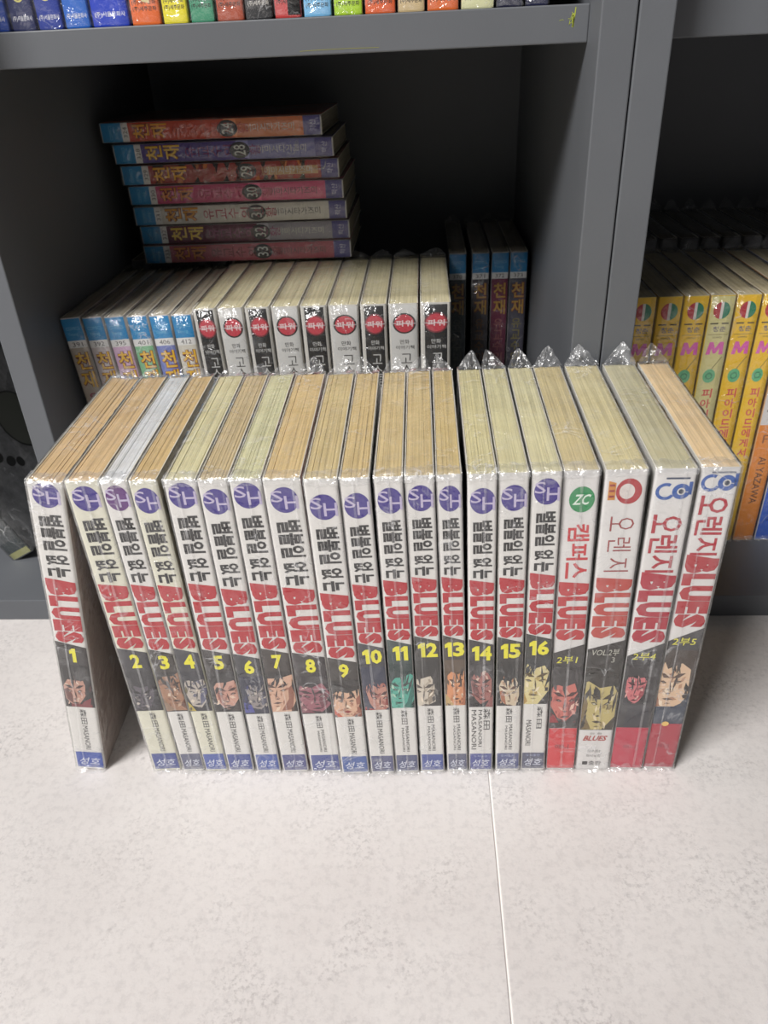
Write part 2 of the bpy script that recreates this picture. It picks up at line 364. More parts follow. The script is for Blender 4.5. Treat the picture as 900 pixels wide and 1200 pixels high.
# ------------------------------------------------------------------ generic painted panel (no particular character)
def portrait(p, x0, x1, z0, z1, pal, seed, big=False, lips=False):
    bg_, hair, skin, shade, acc = pal; R = random.Random(seed); w = x1 - x0; h = z1 - z0; A = 'cover_painting'
    j = lambda a: a + R.uniform(-.04, .04)
    sc = R.uniform(1.0, 1.65); ox_ = R.uniform(-.3, .3) * (sc - .6); oz_ = R.uniform(-.12, .08) * sc; tw = R.uniform(-.25, .25)
    def T(u, v): return (x0 + max(0, min(1, .5 + (u - .5) * sc + (v - .5) * tw + ox_)) * w, z0 + max(0, min(1, .5 + (v - .5) * (.8 + .2 * sc) + oz_)) * h)
    p.rect(A, x0, x1, z0, z1, hair, 1)
    def P(pts, rgb, layer): p.poly(A, [T(j(u), j(v)) for u, v in pts], rgb, layer)
    m_ = R.random() < .5
    f = (lambda u: 1 - u) if m_ else (lambda u: u)
    Q = lambda pts, rgb, layer: P([(f(u), v) for u, v in (pts if not m_ else pts[::-1])], rgb, layer)
    if big:
        Q([(0, .1), (.2, 0), (.9, 0), (1, .3), (1, .86), (.6, .95), (.1, .85)], skin, 2)
        Q([(0, .7), (.3, .82), (.6, .78), (1, .88), (1, 1), (0, 1)], hair, 3)
        Q([(.62, .1), (.9, .05), (1, .4), (1, .7), (.85, .55), (.8, .3)], shade, 3)
        Q([(0, 0), (.35, 0), (.2, .2), (.05, .35), (0, .4)], acc, 3)
        e = .62
    else:
        Q([(.15, .35), (.3, .12), (.62, .05), (.82, .25), (.86, .6), (.7, .82), (.3, .85), (.12, .6)], skin, 2)
        Q([(.0, .45), (.12, .68), (.3, .72), (.5, .66), (.75, .72), (.9, .5), (1, .6), (1, 1), (0, 1)], hair, 3)
        Q([(.6, .12), (.78, .25), (.84, .5), (.7, .5), (.62, .3)], shade, 3)
        Q([(0, 0), (.4, 0), (.28, .14), (0, .24)], acc, 3); Q([(.5, 0), (1, 0), (1, .3), (.84, .2)], hair, 3)
        e = .52
    mid = lambda a_, b_, k: tuple(a_[q] * (1 - k) + b_[q] * k for q in range(3))
    dk = mid(shade, (20, 16, 16), .55)
    def stroke(u, v, du, dv, wd, rgb, layer):
        l = math.hypot(du, dv) or 1; nx_, nz_ = -dv / l * wd, du / l * wd
        pts = [(u, v), (u + du * .5 + nx_, v + dv * .5 + nz_), (u + du, v + dv), (u + du * .5 - nx_, v + dv * .5 - nz_)]
        p.poly(A, [T(f(a_), b_) for a_, b_ in pts], rgb, layer)
    # painterly strokes: soft planes on the face, locks in the hair
    for q in range(16):
        u = R.uniform(.2, .8); v = R.uniform(.15, .7)
        stroke(u, v, R.uniform(-.22, .22), R.uniform(-.14, .14), R.uniform(.02, .05), mid(skin, shade if R.random() < .6 else (250, 236, 214), R.uniform(.3, .8)), 4)
    for q in range(16):
        u = R.uniform(-.1, 1.1); stroke(u, R.uniform(.72, 1.05), R.uniform(-.18, .18), -R.uniform(.12, .4), R.uniform(.02, .05), mid(hair, (130, 126, 130), R.uniform(0, .35)), 5)
    for q in range(8):
        stroke(R.choice((R.uniform(0, .2), R.uniform(.8, 1))), R.uniform(0, .6), R.uniform(-.1, .1), R.uniform(-.2, .2), .05, mid(hair, acc, R.random() * .6), 5)
    for c in (.34, .68):
        sg = 1 if c > .5 else -1
        stroke(c - .15 * sg, e - .02, .30 * sg, .08, .035, dk, 6)
        stroke(c - .09 * sg, e - .10, .18 * sg, .03, .025, dk, 6); stroke(c - .05 * sg, e - .095, .10 * sg, .01, .016, mid(skin, (250, 250, 245), .6), 6)
    stroke(.52, e - .06, -.06, -.22, .02, dk, 6); stroke(.46, e - .28, .12, 0, .015, dk, 6)
    stroke(.38, e - .38, .26, .01, .022 if not lips else .04, (150, 50, 45) if lips else dk, 6); stroke(.42, e - .45, .16, 0, .012, mid(skin, dk, .5), 6)

# ------------------------------------------------------------------ THE ROW ON THE FLOOR
BL = [-.1892, -.1471, -.1314, -.1194, -.1069, -.0918, -.0777, -.0627, -.0464, -.0312, -.0182, -.0052, .0086, .0197, .0335, .0464, .0597, .0747, .0923, .1094, .1266]
TF = [-.1672, -.1506, -.1356, -.1235, -.1087, -.0946, -.0814, -.0675, -.0506, -.0359, -.0219, -.0094, .0034, .0161, .0288, .0422, .0551, .0717, .0916, .1100, .1260]
BK = [-.0045, -.0045, -.004, -.0034, -.003, -.0028, -.0026, -.0022, -.0018, -.0014, -.0008, -.0006, 0, .0006, .0011, .0014, .0017, .0018, .0019, .002]
YF = [.2728, .2728, .2726, .2726, .2725, .2724, .2724, .2722, .2714, .2718, .2724, .273, .2734, .2736, .2740, .2744, .2750, .2752, .2756, .2762]
CZ = [6.6, 4.6, 4.8, 3.3, 5.6, 2.5, 5.2, 2.9, -.3, -.1, 1.8, 2.4, 1.8, .3, 1.3, 3.9]
NZ = [.4, -2.9, -3.5, -3.0, -3.6, -6.4, -3.1, -5.6, -8.0, .5, 2.0, 3.5, 3.5, .8, 1.8, 3.3]
PAPER = [(212, 184, 140), (212, 184, 140), (218, 220, 222), (208, 182, 132), (214, 208, 168), (200, 182, 142), (208, 206, 168), (212, 188, 138), (206, 188, 140),  # page colours; the third has bluish white film glare put into it
         (208, 186, 136), (210, 190, 142), (208, 188, 140), (208, 188, 136), (212, 204, 160), (212, 206, 166), (214, 208, 170), (206, 192, 148), (212, 202, 160), (196, 190, 158), (226, 202, 162)]
FRONTC = [(150, 132, 122), (118, 112, 108), (122, 118, 106), (130, 122, 100), (70, 66, 72), (60, 60, 72), (120, 44, 44), (150, 96, 92), (44, 44, 46), (58, 62, 60), (60, 78, 84), (64, 64, 66),
          (66, 62, 62), (150, 158, 84), (70, 72, 60), (52, 50, 52), (48, 42, 30), (52, 52, 58), (120, 118, 120), (196, 196, 192)]
PAL = [  # background, hair, skin, shade, accent
    ((58, 54, 54), (42, 38, 38), (196, 148, 130), (110, 66, 60), (130, 50, 55)),
    ((56, 54, 60), (44, 43, 48), (92, 86, 96), (60, 58, 66), (50, 48, 54)),
    ((60, 54, 50), (34, 28, 26), (168, 124, 96), (110, 70, 52), (150, 122, 100)),
    ((58, 58, 64), (40, 40, 50), (190, 180, 170), (90, 92, 120), (190, 170, 70)),
    ((54, 48, 48), (30, 26, 28), (206, 156, 138), (150, 96, 84), (60, 50, 50)),
    ((56, 56, 62), (40, 44, 66), (150, 142, 140), (84, 84, 104), (84, 88, 160)),
    ((60, 52, 48), (40, 34, 32), (216, 174, 148), (150, 96, 76), (186, 88, 44)),
    ((58, 52, 54), (44, 36, 40), (158, 96, 108), (112, 52, 66), (128, 64, 78)),
    ((56, 50, 46), (38, 34, 30), (222, 180, 150), (160, 100, 78), (196, 80, 44)),
    ((54, 54, 62), (44, 50, 74), (196, 140, 124), (150, 72, 66), (172, 62, 60)),
    ((40, 62, 60), (26, 52, 50), (80, 176, 156), (36, 112, 100), (30, 128, 108)),
    ((52, 50, 48), (36, 34, 32), (214, 204, 188), (150, 136, 118), (226, 220, 206)),
    ((66, 56, 50), (96, 78, 60), (222, 152, 104), (170, 100, 62), (200, 168, 110)),
    ((52, 48, 48), (40, 37, 38), (166, 104, 96), (110, 56, 54), (150, 84, 80)),
    ((50, 48, 46), (28, 28, 26), (214, 196, 168), (170, 104, 70), (44, 42, 42)),
    ((50, 50, 46), (46, 50, 52), (222, 208, 150), (176, 140, 60), (34, 36, 36))]
def series_design(i):
    num = str(i + 1)
    def D(p, hw, h, R):
        x0, x1 = -hw + .0003, hw - .0003; w = x1 - x0
        a = 'emblem'
        r_ = min(.0058, hw * .86); col = (92, 34, 118) if i == 2 else (60, 44, 136)
        cx = .0002
        p.disc(a, cx, .163, r_, .0062, col, 0)
        lt = (196, 186, 214)
        p.text(a, 'S', cx - r_ * .95, cx - .1 * r_, .1622, .1676, lt, 1, 0, .006)
        p.text(a, 'H', cx - .02 * r_, cx + r_ * .98, .1586, .1650, lt, 1, 0, .006)
        # title, set sideways, reads downwards
        zt = .1535; zb = .1248
        zs = [zt + (zb - zt) * v for v in (0, .2, .4, .6)] 
        L_ = -hw + w * .20; Rr = hw - w * .14; bk = (16, 16, 18)
        for ch, z_ in zip('별볼일', zs): p.text('title_lettering', ch, L_, Rr, z_ - .0055, z_, bk, 1, 1, .03)
        p.text('title_lettering', '없', L_, Rr, zs[3] - .0018 - .0052, zs[3] - .0018, bk, 1, 1, .03)
        p.text('title_lettering', '는', L_, Rr, zb - .0016, zb + .0034, bk, 1, 1, .04)
        red = (184, 30, 42)
        zz = .1205
        for ch, dz in zip('BLUES', (.0068, .0058, .0070, .0064, .0068)):
            p.text('big_red_lettering', ch, x0 + w * .06, x1 - w * .03, zz - dz, zz - .0002, red, 1, 1, .075)
            zz -= dz
        p.poly('big_red_lettering', [(x0 + w * .04, .1188), (x1 - w * .03, .1176), (x1 - w * .03, .1208), (x0 + w * .04, .1226)], red, 0)
        # black band with the yellow number and a painted panel
        zs0 = .0455
        p.poly('cover_painting', [(x0, zs0), (x1, zs0), (x1, .0850), (x0, .0885)], PAL[i][0], 0)
        portrait(p, x0, x1, zs0 + .0001, .0735, PAL[i], 31 + i, big=(i in (2, 6, 8, 10, 12, 15)), lips=(i == 8))
        p.digits('volume_number', num, .0003, .0052 if i == 3 else (.0048 if len(num) == 1 else .0054), .0756, .0844, (240, 232, 40), 6)
        # author in ink, publisher in the blue block
        ink = (44, 44, 46)
        if i == 0: p.rect('author_lettering', x0 + w * .2, x1 - w * .08, .0458, .0478, (128, 52, 56), 6)
        if i == 13:
            p.text('author_lettering', '森田', .0012, .0046, .030, .0445, ink, 1, 1)
            p.text('author_lettering', 'MASANORI', -.0012, .0006, .018, .0435, ink, 1, 1)
            p.text('author_lettering', 'MASANORI', -.0046, -.0022, .016, .0435, ink, 1, 1)
        elif i == 15:
            p.text('author_lettering', '森田', .0008, .0036, .0295, .0440, ink, 1, 1)
            p.text('author_lettering', 'MASANORI', -.0042, -.0016, .018, .0350, ink, 1, 1)
        elif i in (7, 10, 11, 12, 14):
            p.text('author_lettering', '森田', -.0014, .0018, .0345, .0440, ink, 1, 1)
            p.text('author_lettering', 'MASANORI', -.0016, -.0004, .0155, .0320, ink, 1, 1)
            p.text('author_lettering', 'MASANORI', .0003, .0020, .0155, .0330, ink, 1, 1)
        else:
            p.text('author_lettering', '森田', -.0010, .0022, .0335, .0440, ink, 1, 1)
            p.text('author_lettering', 'MASANORI', -.0008, .0018, .0148, .0322, ink, 1, 1)
        blue = [(66, 92, 170), (92, 96, 124), (84, 88, 112), (92, 96, 124), (82, 86, 128), (78, 82, 138), (70, 92, 168), (66, 92, 178), (74, 82, 150), (70, 78, 122), (74, 86, 150),
                (70, 84, 152), (70, 84, 150), (84, 92, 138), (72, 88, 158), (70, 98, 164)]
        p.rect('publisher_label', x0 + w * .04, x1 - w * .02, .0012, .0128, blue[(i * 5 + 7) % 16] if i else (62, 88, 172), 0)
        p.text('publisher_label', '성호', x0 + w * .14, x1 - w * .12, .0032, .0086, (214, 218, 232), 1, 0, .01, .12)
        if i > 12: p.text('publisher_label', '도서출판', x0 + w * .2, x1 - w * .2, .0102, .0118, (170, 178, 214), 1)
    return D
RED = (176, 36, 52)
def blues_letters(p, x0, x1, zt, zb, red, slope):
    w = x1 - x0; zz = zt; L_ = zt - zb; fr = (.21, .17, .22, .19, .21)
    for k, (ch, f) in enumerate(zip('BLUES', fr)):
        dz = L_ * f
        p.text('big_red_lettering', ch, x0 + w * .03, x1 - w * .03, zz - dz, zz - .0002, red, 1, 1, .075); zz -= dz
    p.poly('big_red_lettering', [(x0 + w * .03, zt - .002), (x1 - w * .03, zt - .002), (x1 - w * .03, zt + .0006 - slope), (x0 + w * .03, zt + .0006 + slope)], red, 0)
def part_two(i):
    def D(p, hw, h, R):
        x0, x1 = -hw + .0003, hw - .0003; w = x1 - x0
        if i == 16:
            p.disc('emblem', .0006, .1625, .0052, .0062, (40, 142, 84), 0)
            p.text('emblem', 'ZC', -.0026, .0038, .1600, .1650, (226, 240, 228), 1, 0, .02, .2)
            for k, ch in enumerate('캠퍼스'): p.text('title_lettering', ch, x0 + w * .2, x1 - w * .14, .1420 - k * .0098, .1506 - k * .0098, (200, 46, 52), 1, 1, .018)
            blues_letters(p, x0, x1, .1195, .0870, (190, 52, 56), .0006)
            p.poly('cover_painting', [(x0, .0300), (x1, .0300), (x1, .0846), (x0, .0795)], (58, 54, 52), 0)
            portrait(p, x0, x1, .034, .070, ((58, 54, 52), (46, 42, 42), (206, 116, 104), (150, 66, 62), (150, 40, 46)), 81)
            p.rect('publisher_label', x0, x1, .0010, .0300, (212, 58, 64), 5)
            p.text('publisher_label', '애니', -.0034, .0034, .0150, .0185, (120, 44, 48), 6, 0, .01)
            p.text('volume_number', '2부1', -.0052, .0042, .0730, .0776, (232, 226, 70), 6, 0, .006, .06)
        elif i == 17:
            p.disc('emblem', .0015, .1660, .0052, .0060, (176, 48, 54), 0); p.disc('emblem', .0008, .1660, .0031, .0036, (222, 214, 210), 1)
            p.poly('emblem', [(-.0068, .1620), (-.0038, .1620), (-.0038, .1700), (-.0068, .1710)], (206, 136, 44), 0)
            for k in range(3): p.rect('emblem', -.0064, -.0042, .1632 + k * .0026, .1642 + k * .0026, (150, 40, 40), 1)
            for k, ch in enumerate('오렌지'): p.text('title_lettering', ch, x0 + w * (.22 - .03 * (k == 2)), x1 - w * .18, .1468 - k * .0105, .1540 - k * .0105, (156, 62, 62), 1, 1, -.006)
            blues_letters(p, x0, x1, .1215, .0880, (188, 70, 60), .0006)
            p.poly('cover_painting', [(x0, .0285), (x1, .0285), (x1, .0870), (x0, .0815)], (46, 42, 38), 0)
            portrait(p, x0, x1, .029, .071, ((46, 42, 38), (44, 40, 34), (196, 180, 116), (120, 100, 56), (60, 52, 36)), 85, big=True)
            p.text('volume_number', 'VOL.2부', -.0064, .0062, .0776, .0818, (200, 198, 186), 6, 0, 0, .05)
            p.text('volume_number', '3', .0030, .0046, .0735, .0768, (180, 178, 168), 6)
            p.text('publisher_label', 'BLUES', -.0056, .0056, .0208, .0244, (176, 58, 50), 1, 0, .03, .1)
            p.text('publisher_label', '만 화', -.0028, .0030, .0252, .0266, (110, 104, 96), 1)
            p.text('publisher_label', '모리타', -.0032, .0032, .0122, .0142, (80, 78, 76), 1); p.text('publisher_label', '마사노리', -.0034, .0034, .0088, .0108, (80, 78, 76), 1)
            p.text('publisher_label', '■출판', -.0052, .0044, .0030, .0060, (44, 42, 42), 1)
        else:
            dz = 0 if i == 18 else .0085
            bl = (50, 92, 168)
            p.ring('emblem', -.0032, .1655 + dz * .4, .0026, .0040, bl, 0, 60, 330); p.ring('emblem', .0030, .1655 + dz * .4, .0017, .0036, bl, 1, 0, 350); p.disc('emblem', .0030, .1655 + dz * .4, .0010, .0011, (40, 50, 70), 2)
            p.rect('emblem', .0058, .0072, .1640 + dz * .4, .1700 + dz * .4, bl, 1); p.rect('emblem', -.0036, .0058, .1712 + dz * .25, .1720 + dz * .25, (52, 66, 96), 0)
            zt = .1545 + dz
            for k, ch in enumerate('오렌지'): p.text('title_lettering', ch, x0 + w * .1, x1 - w * .14, zt - k * .0102 - .0092, zt - k * .0102, RED, 1, 1, .014)
            blues_letters(p, x0, x1, .1235 + dz, .0850 + dz, (176, 34, 54) if i == 18 else (176, 44, 52), .0012)
            p.poly('cover_painting', [(x0, .0300), (x1, .0300), (x1, .0850 + dz), (x0, .0770 + dz)], (54, 52, 54), 0)
            if i == 18:
                p.poly('cover_painting', [(x0 + w * .2, .0300), (x1 - w * .05, .0300), (x1 - w * .1, .046), (0, .051), (x0 + w * .25, .045)], (44, 44, 52), 1)
                portrait(p, x0 + w * .1, x1 - w * .1, .045, .0715, ((54, 52, 54), (40, 36, 38), (212, 118, 122), (160, 66, 76), (44, 44, 52)), 90)
            else:
                p.poly('cover_painting', [(x0, .0300), (x1, .0300), (x1, .050), (x0 + w * .5, .054), (x0, .060)], (56, 66, 84), 1)
                portrait(p, x0, x1, .044, .0800, ((54, 52, 54), (60, 46, 36), (222, 190, 158), (160, 110, 80), (56, 66, 84)), 94, big=True)
                p.disc('cover_painting', -.001, .0322, .0018, .0016, (238, 196, 110), 6, n=12)
            p.rect('publisher_label', x0, x1, .0010, .0301 + dz * .25, (192, 50, 74) if i == 18 else (176, 52, 68), 5)
            p.text('publisher_label', '애니', -.0030, .0030, .0150, .0180, (130, 36, 54), 6)
            p.text('volume_number', '2부4' if i == 18 else '2부5', -.0054, .0050, .0746 + dz, .0792 + dz, (232, 226, 80), 6, 0, .006, .06)
    return D
GR = 'comic volumes lined up on the floor'
for i in range(20):
    nb = (BL[i + 1] - BL[i]); nt_ = (TF[i + 1] - TF[i])
    t = min(nb, nt_) - .0006
    if i == 0: t = .0150
    c, n = (CZ[i] / 1000, NZ[i] / 1000) if i < 16 else (0, 0)
    def zmap(z, c=c, n=n):
        if z <= .013: return z
        if z <= .076: return z + n * (z - .013) / .063 if z < .076 else z + n
        if z <= .0895: return z + n
        if z >= .156: return min(z + c, .1752)
        return z + n + (c - n) * (z - .0895) / .0665
    if i < 16:
        look = ('standing apart at the left end, leaning right', 'almost all-black painting, left of the reddish-circled one', 'reddish purple circle and whitish top film', 'cream-tinted spine',
                'pinkish face between black areas', 'dull blue-grey painting', 'orange patch beside a pale face', 'maroon painting', 'red-lipped face, set lower than its neighbours',
                'dark blue hair over a red face', 'teal painting', 'cream-white face', 'large orange face', 'dark painting and two name columns', 'small pale face under black hair', 'yellowish face, beside the green-circled one')[i]
        lab = 'comic with purple circle and yellow %d, %s' % (i + 1, look)
        spine = (226, 224, 220) if i not in (1, 3) else (224, 222, 204)
        ds = series_design(i)
    else:
        lab = {16: 'comic with green circle emblem and plain red foot on its spine', 17: 'comic with red heart-like emblem, yellow-olive face and white foot on its spine',
               18: 'comic with blue ring emblem, red-faced figure in dark suit and crimson foot', 19: 'comic with blue ring emblem and tan face, at the right end of the floor row'}[i]
        spine = (224, 222, 220); ds = part_two(i)
    book(lab, GR, t, .176, .118, spine, FRONTC[i], (214, 212, 206), PAPER[i], ds, BL[i] + .0002, YF[i], .0002, TF[i] - BL[i], -BK[i] / .118,
         fine=True, zmap=zmap, fringe=True, peak=[.007, .004, .004, .004, .006, .006, .006, .011, .010, .010, .010, .010, .010, .012, .012, .012, .013, .014, .015, .013][i])

# ------------------------------------------------------------------ BOOKCASES
YS = .3988; YB = .70; ZT = .98
def case(label, xs_panels, xa, xb, group=None):
    root = thing('bookcase', label, 'bookcase', ((xa + xb) / 2, (YS + YB) / 2, 0))
    ox, oy = (xa + xb) / 2, (YS + YB) / 2
    for a, b in xs_panels: box('side_panel' if a in (xa,) or b in (xb,) else 'divider_panel', a - ox, b - ox, YS - oy, YB - oy, 0, ZT, SHELF, root, .0007)
    box('back_panel', xa - ox, xb - ox, YB - oy, YB + .006 - oy, 0, ZT, SHELF, root)
    gaps = [(xs_panels[k][1], xs_panels[k + 1][0]) for k in range(len(xs_panels) - 1)]
    for a, b in gaps:
        box('bottom_board', a - ox, b - ox, YS - oy + .0005, YB - oy, 0, .0165, SHELF, root, .0006)
        for z in (.3226, .6446, .964): box('shelf_board', a - ox, b - ox, .4255 - oy, YB - oy, z, z + .0155, SHELF, root, .0006)
    return root, ox, oy
mid, ox, oy = case('dark grey bookcase on the left, holding the stacked comics', [(-.56, -.544), (-.2326, -.2184), (.0777, .0934)], -.56, .0934)
case('dark grey bookcase on the right, holding the yellow comics', [(.0941, .1098), (.395, .411)], .0941, .411)
# crayon scribble near the right end of the upper board
def stroke(name, pts, w, mt, parent):
    V = []; F = []
    for k, (x, z) in enumerate(pts):
        q = pts[min(k + 1, len(pts) - 1)]; o_ = pts[max(k - 1, 0)]; dx, dz = q[0] - o_[0], q[1] - o_[1]; l = math.hypot(dx, dz) or 1
        V += [(x - ox - dz / l * w, .4254 - oy, z + dx / l * w), (x - ox + dz / l * w, .4254 - oy, z - dx / l * w)]
    for k in range(len(pts) - 1): F.append([2 * k, 2 * k + 1, 2 * k + 3, 2 * k + 2])
    return F, V
cr = mat((168, 178, 62), .7)
VV = []; FF = []
for pts, w in (([(.0712, .3368), (.0710, .3340), (.0706, .3310), (.0704, .3292)], .00022), ([(.0704, .3345), (.0700, .3320), (.0704, .3300), (.0702, .3290)], .0003),
               ([(.0708, .3318), (.0690, .3306), (.0686, .3300), (.0690, .3320), (.0700, .3345), (.0696, .3350)], .00012), ([(.0680, .3325), (.0700, .3322), (.0712, .3326)], .0001),
               ([(.0640, .3318), (.0654, .3322), (.0660, .3319)], .00008), ([(.0698, .3338), (.0708, .3330), (.0706, .3292)], .0002)):
    f_, v_ = stroke('s', pts, w, cr, mid); n = len(VV); VV += v_; FF += [[n + a for a in q] for q in f_]
mesh('crayon_scribble', VV, FF, [cr], None, mid)
f_, v_ = stroke('s', [(-.058, .3245), (-.05, .3247), (-.035, .3248), (-.02, .3246)], .0001, cr, mid)
mesh('crayon_line', v_, f_, [mat((140, 140, 70), .7)], None, mid)

# ------------------------------------------------------------------ FLOOR and room shell
fm = floor_material(); grout = mat((240, 236, 232), .6)
fl = box('floor', -3.2, 3.2, -2.6, .85, -.02, -.0006, grout); fl['kind'] = 'structure'
def slab(x0, x1, y0, y1): return box('floor_tile', x0, x1, y0, y1, -.012, 0, fm, fl, .0004)
for k in range(-3, 4):
    a = .0303 + .93 * (k - 1) + .0004; b = .0303 + .93 * k - .0004
    slab(max(a, -3.2), min(b, 3.2), -2.6, .85)
wl = box('wall_back', -3.2, 3.2, .85, .95, -.02, 2.6, mat((200, 198, 194), .8, scale=8)); wl['kind'] = 'structure'

# ------------------------------------------------------------------ MIDDLE COMPARTMENT, front row
FZ = .0167
def bluetop(body, title, title2, sub, num, dark=False, subj='유교수의생활', vol=None):
    def D(p, hw, h, R):
        x0, x1 = -hw + .0003, hw - .0003; w = x1 - x0; zt = h - .0006
        p.rect('top_band', x0, x1, zt - .0135, zt, (34, 134, 190), 0)
        p.text('top_band', 'COMICS', x0 + w * .12, x1 - w * .12, zt - .0070, zt - .0050, (120, 188, 220), 1)
        p.text('top_band', 'Young', x0 + w * .15, x1 - w * .3, zt - .0110, zt - .0085, (110, 184, 214), 1)
        p.rect('number_band', x0, x1, zt - .0180, zt - .0135, (222, 222, 220), 0)
        p.text('number_band', num, x0 + w * .22, x1 - w * .22, zt - .0172, zt - .0145, (70, 70, 72), 1)
        p.rect('spine_colour', x0, x1, .0120, zt - .0180, body, 0)
        if title2 == 'mottled':
            for q in range(46):
                zz = R.uniform(.014, zt - .024); e_ = R.choice((0, 1)); hgt = R.uniform(.3, .6) * w; cc = R.choice(((34, 22, 22), (40, 24, 22), (206, 120, 60), (176, 50, 44)))
                p.poly('spine_colour', [(x0, zz), (x0 + hgt, zz + .001), (x0, zz + .004)] if e_ else [(x1, zz), (x1, zz + .004), (x1 - hgt, zz + .002)], cc, 1)
            p.rect('spine_colour', x0 + w * .25, x1 - w * .3, .014, .052, (190, 150, 100), 1)
        elif title2:
            p.rect('spine_colour', x0, x1, .0120, .0560, title2, 1)
            p.poly('spine_colour', [(x0, .056), (x1, .056), (x1, .064), (x0 + w * .3, .066)], tuple(min(255, v + 40) for v in title2), 1)
        z = zt - .0210
        for ch in '천재':
            p.text('title_lettering', ch, x0 + w * .14 - .0003, x1 - w * .10 + .0003, z - .0113, z + .0002, (110, 36, 26), 2, 0, .06)
            p.text('title_lettering', ch, x0 + w * .14, x1 - w * .10, z - .0108, z, title, 3, 0, .018); z -= .0122
        z -= .002
        for ch in subj:
            p.text('title_lettering', ch, x0 + w * .2, x1 - w * .2, z - .0072, z, sub, 3, 0, .006); z -= .0086
        zc = .062 if vol else .058
        p.disc('volume_mark', 0, zc, w * .44, .0068, (40, 40, 44), 3)
        if vol: p.text('volume_mark', vol, -w * .28, w * .28, zc - .0038, zc + .0038, (206, 206, 200), 4)
        p.text('author_lettering', '야마시타가즈미', x0 + w * .3, x1 - w * .3, .018, .050, (200, 198, 190) if sum(body) < 330 else (80, 78, 80), 3, 1)
        p.rect('publisher_label', x0, x1, .0008, .0120, (82, 78, 140), 2)
        p.text('publisher_label', '학산', x0 + w * .2, x1 - w * .2, .0040, .0080, (190, 188, 214), 3)
    return D
Ylw = (236, 186, 34)
G2 = 'blue-topped comics standing at the left of the middle compartment'
ft = [(.0139 * 1, (176, 164, 150), (150, 36, 88), '391'), (.0139, (200, 190, 190), (120, 60, 60), '392'), (.0137, (206, 172, 200), (200, 110, 40), '395'),
      (.0136, (128, 184, 142), (190, 150, 30), '401'), (.0136, (112, 124, 186), (230, 190, 90), '406'), (.0134, (206, 202, 190), (150, 110, 60), '412')]
labs = ['with grey-brown spine and magenta lower title, nearest the left panel', 'with pale grey spine, second from the left panel', 'with lilac-pink spine', 'with green spine', 'with periwinkle blue spine', 'with cream spine, next to the first black-spined book']
tx = [-.2179, -.2045, -.1911, -.1772, -.1638, -.1504]
ln = [-.0120, -.0112, -.0104, -.0092, -.0080, -.0062]
for k, (t, body, sub, num) in enumerate(ft):
    book('blue-topped comic ' + labs[k], G2, .0121, .1775, .118, (212, 208, 204), (196, 192, 190), (200, 196, 192), (176, 168, 150),
         bluetop(body, (222, 176, 40), None, sub, num), tx[k] - ln[k] + .0002, .4430, FZ, ln[k], 0, peak=.004)

def bw_design(black):
    def D(p, hw, h, R):
        x0, x1 = -hw + .0003, hw - .0003; w = x1 - x0; zt = h - .0006
        bgc = (28, 28, 30) if black else (208, 208, 206); ink = (206, 206, 204) if black else (48, 48, 50)
        p.rect('spine_colour', x0 + w * (.13 if black else .05), x1 - w * (.09 if black else .02), .001, zt - .0004, bgc, 0)
        cz = zt - .0112; cx = .0004
        p.disc('emblem', cx, cz, w * .41, .0062, (44, 36, 38) if not black else (120, 40, 50), 1)
        p.disc('emblem', cx, cz, w * .35, .0053, (196, 58, 74), 2)
        p.rect('emblem', x0 + w * .08, x1 - w * .02, cz - .0003, cz + .0003, (190, 180, 182), 3)
        p.text('emblem', '파워', cx - w * .30, cx + w * .30, cz - .0019, cz + .0019, (236, 214, 216), 4, 0, .02)
        p.text('subtitle_lettering', '만화', cx - w * .17, cx + w * .17, cz - .0126, cz - .0098, ink, 1, 0, .01)
        p.text('subtitle_lettering', '이야기책', cx - w * .32, cx + w * .34, cz - .0158, cz - .0134, ink, 1, 0, .01)
        z = cz - .0185
        for ch in '고스트바둑왕': p.text('title_lettering', ch, cx - w * .15, cx + w * .25, z - .0060, z, ink, 1, 0, -.002); z -= .0070
        p.text('author_lettering', '작가', cx - w * .2, cx + w * .2, .018, .024, ink, 1)
    return D
G3 = 'comics with round red emblems in the middle compartment'
# measured spine tops at y=.46 converted to the row's plane
bx = [v * .443 / .46 for v in (-.1424, -.1270, -.1101, -.0938, -.0759, -.0587, -.0393, -.0222, -.0030, .0166)]
names = ['first', 'second', 'third', 'fourth', 'fifth']
for k in range(9):
    black = k % 2 == 0; t = bx[k + 1] - bx[k] - .0013
    l = (-.0055, -.0045, -.0038, -.003, -.002, -.001, 0, 0, 0)[k]
    lab = '%s-spined comic with red round emblem, %s %s one counted from the blue-topped comics' % ('black' if black else 'white', names[k // 2], 'black' if black else 'white')
    if k == 8: lab = 'rightmost black-spined comic with red round emblem, orange edge beside it'
    book(lab, G3, t, .1805, .118, (206, 204, 198), (226, 112, 70) if k == 7 else (196, 190, 176), (200, 196, 188), (204, 196, 162), bw_design(black),
         bx[k] - l + .0003, .4430, FZ, l, 0, peak=.005)

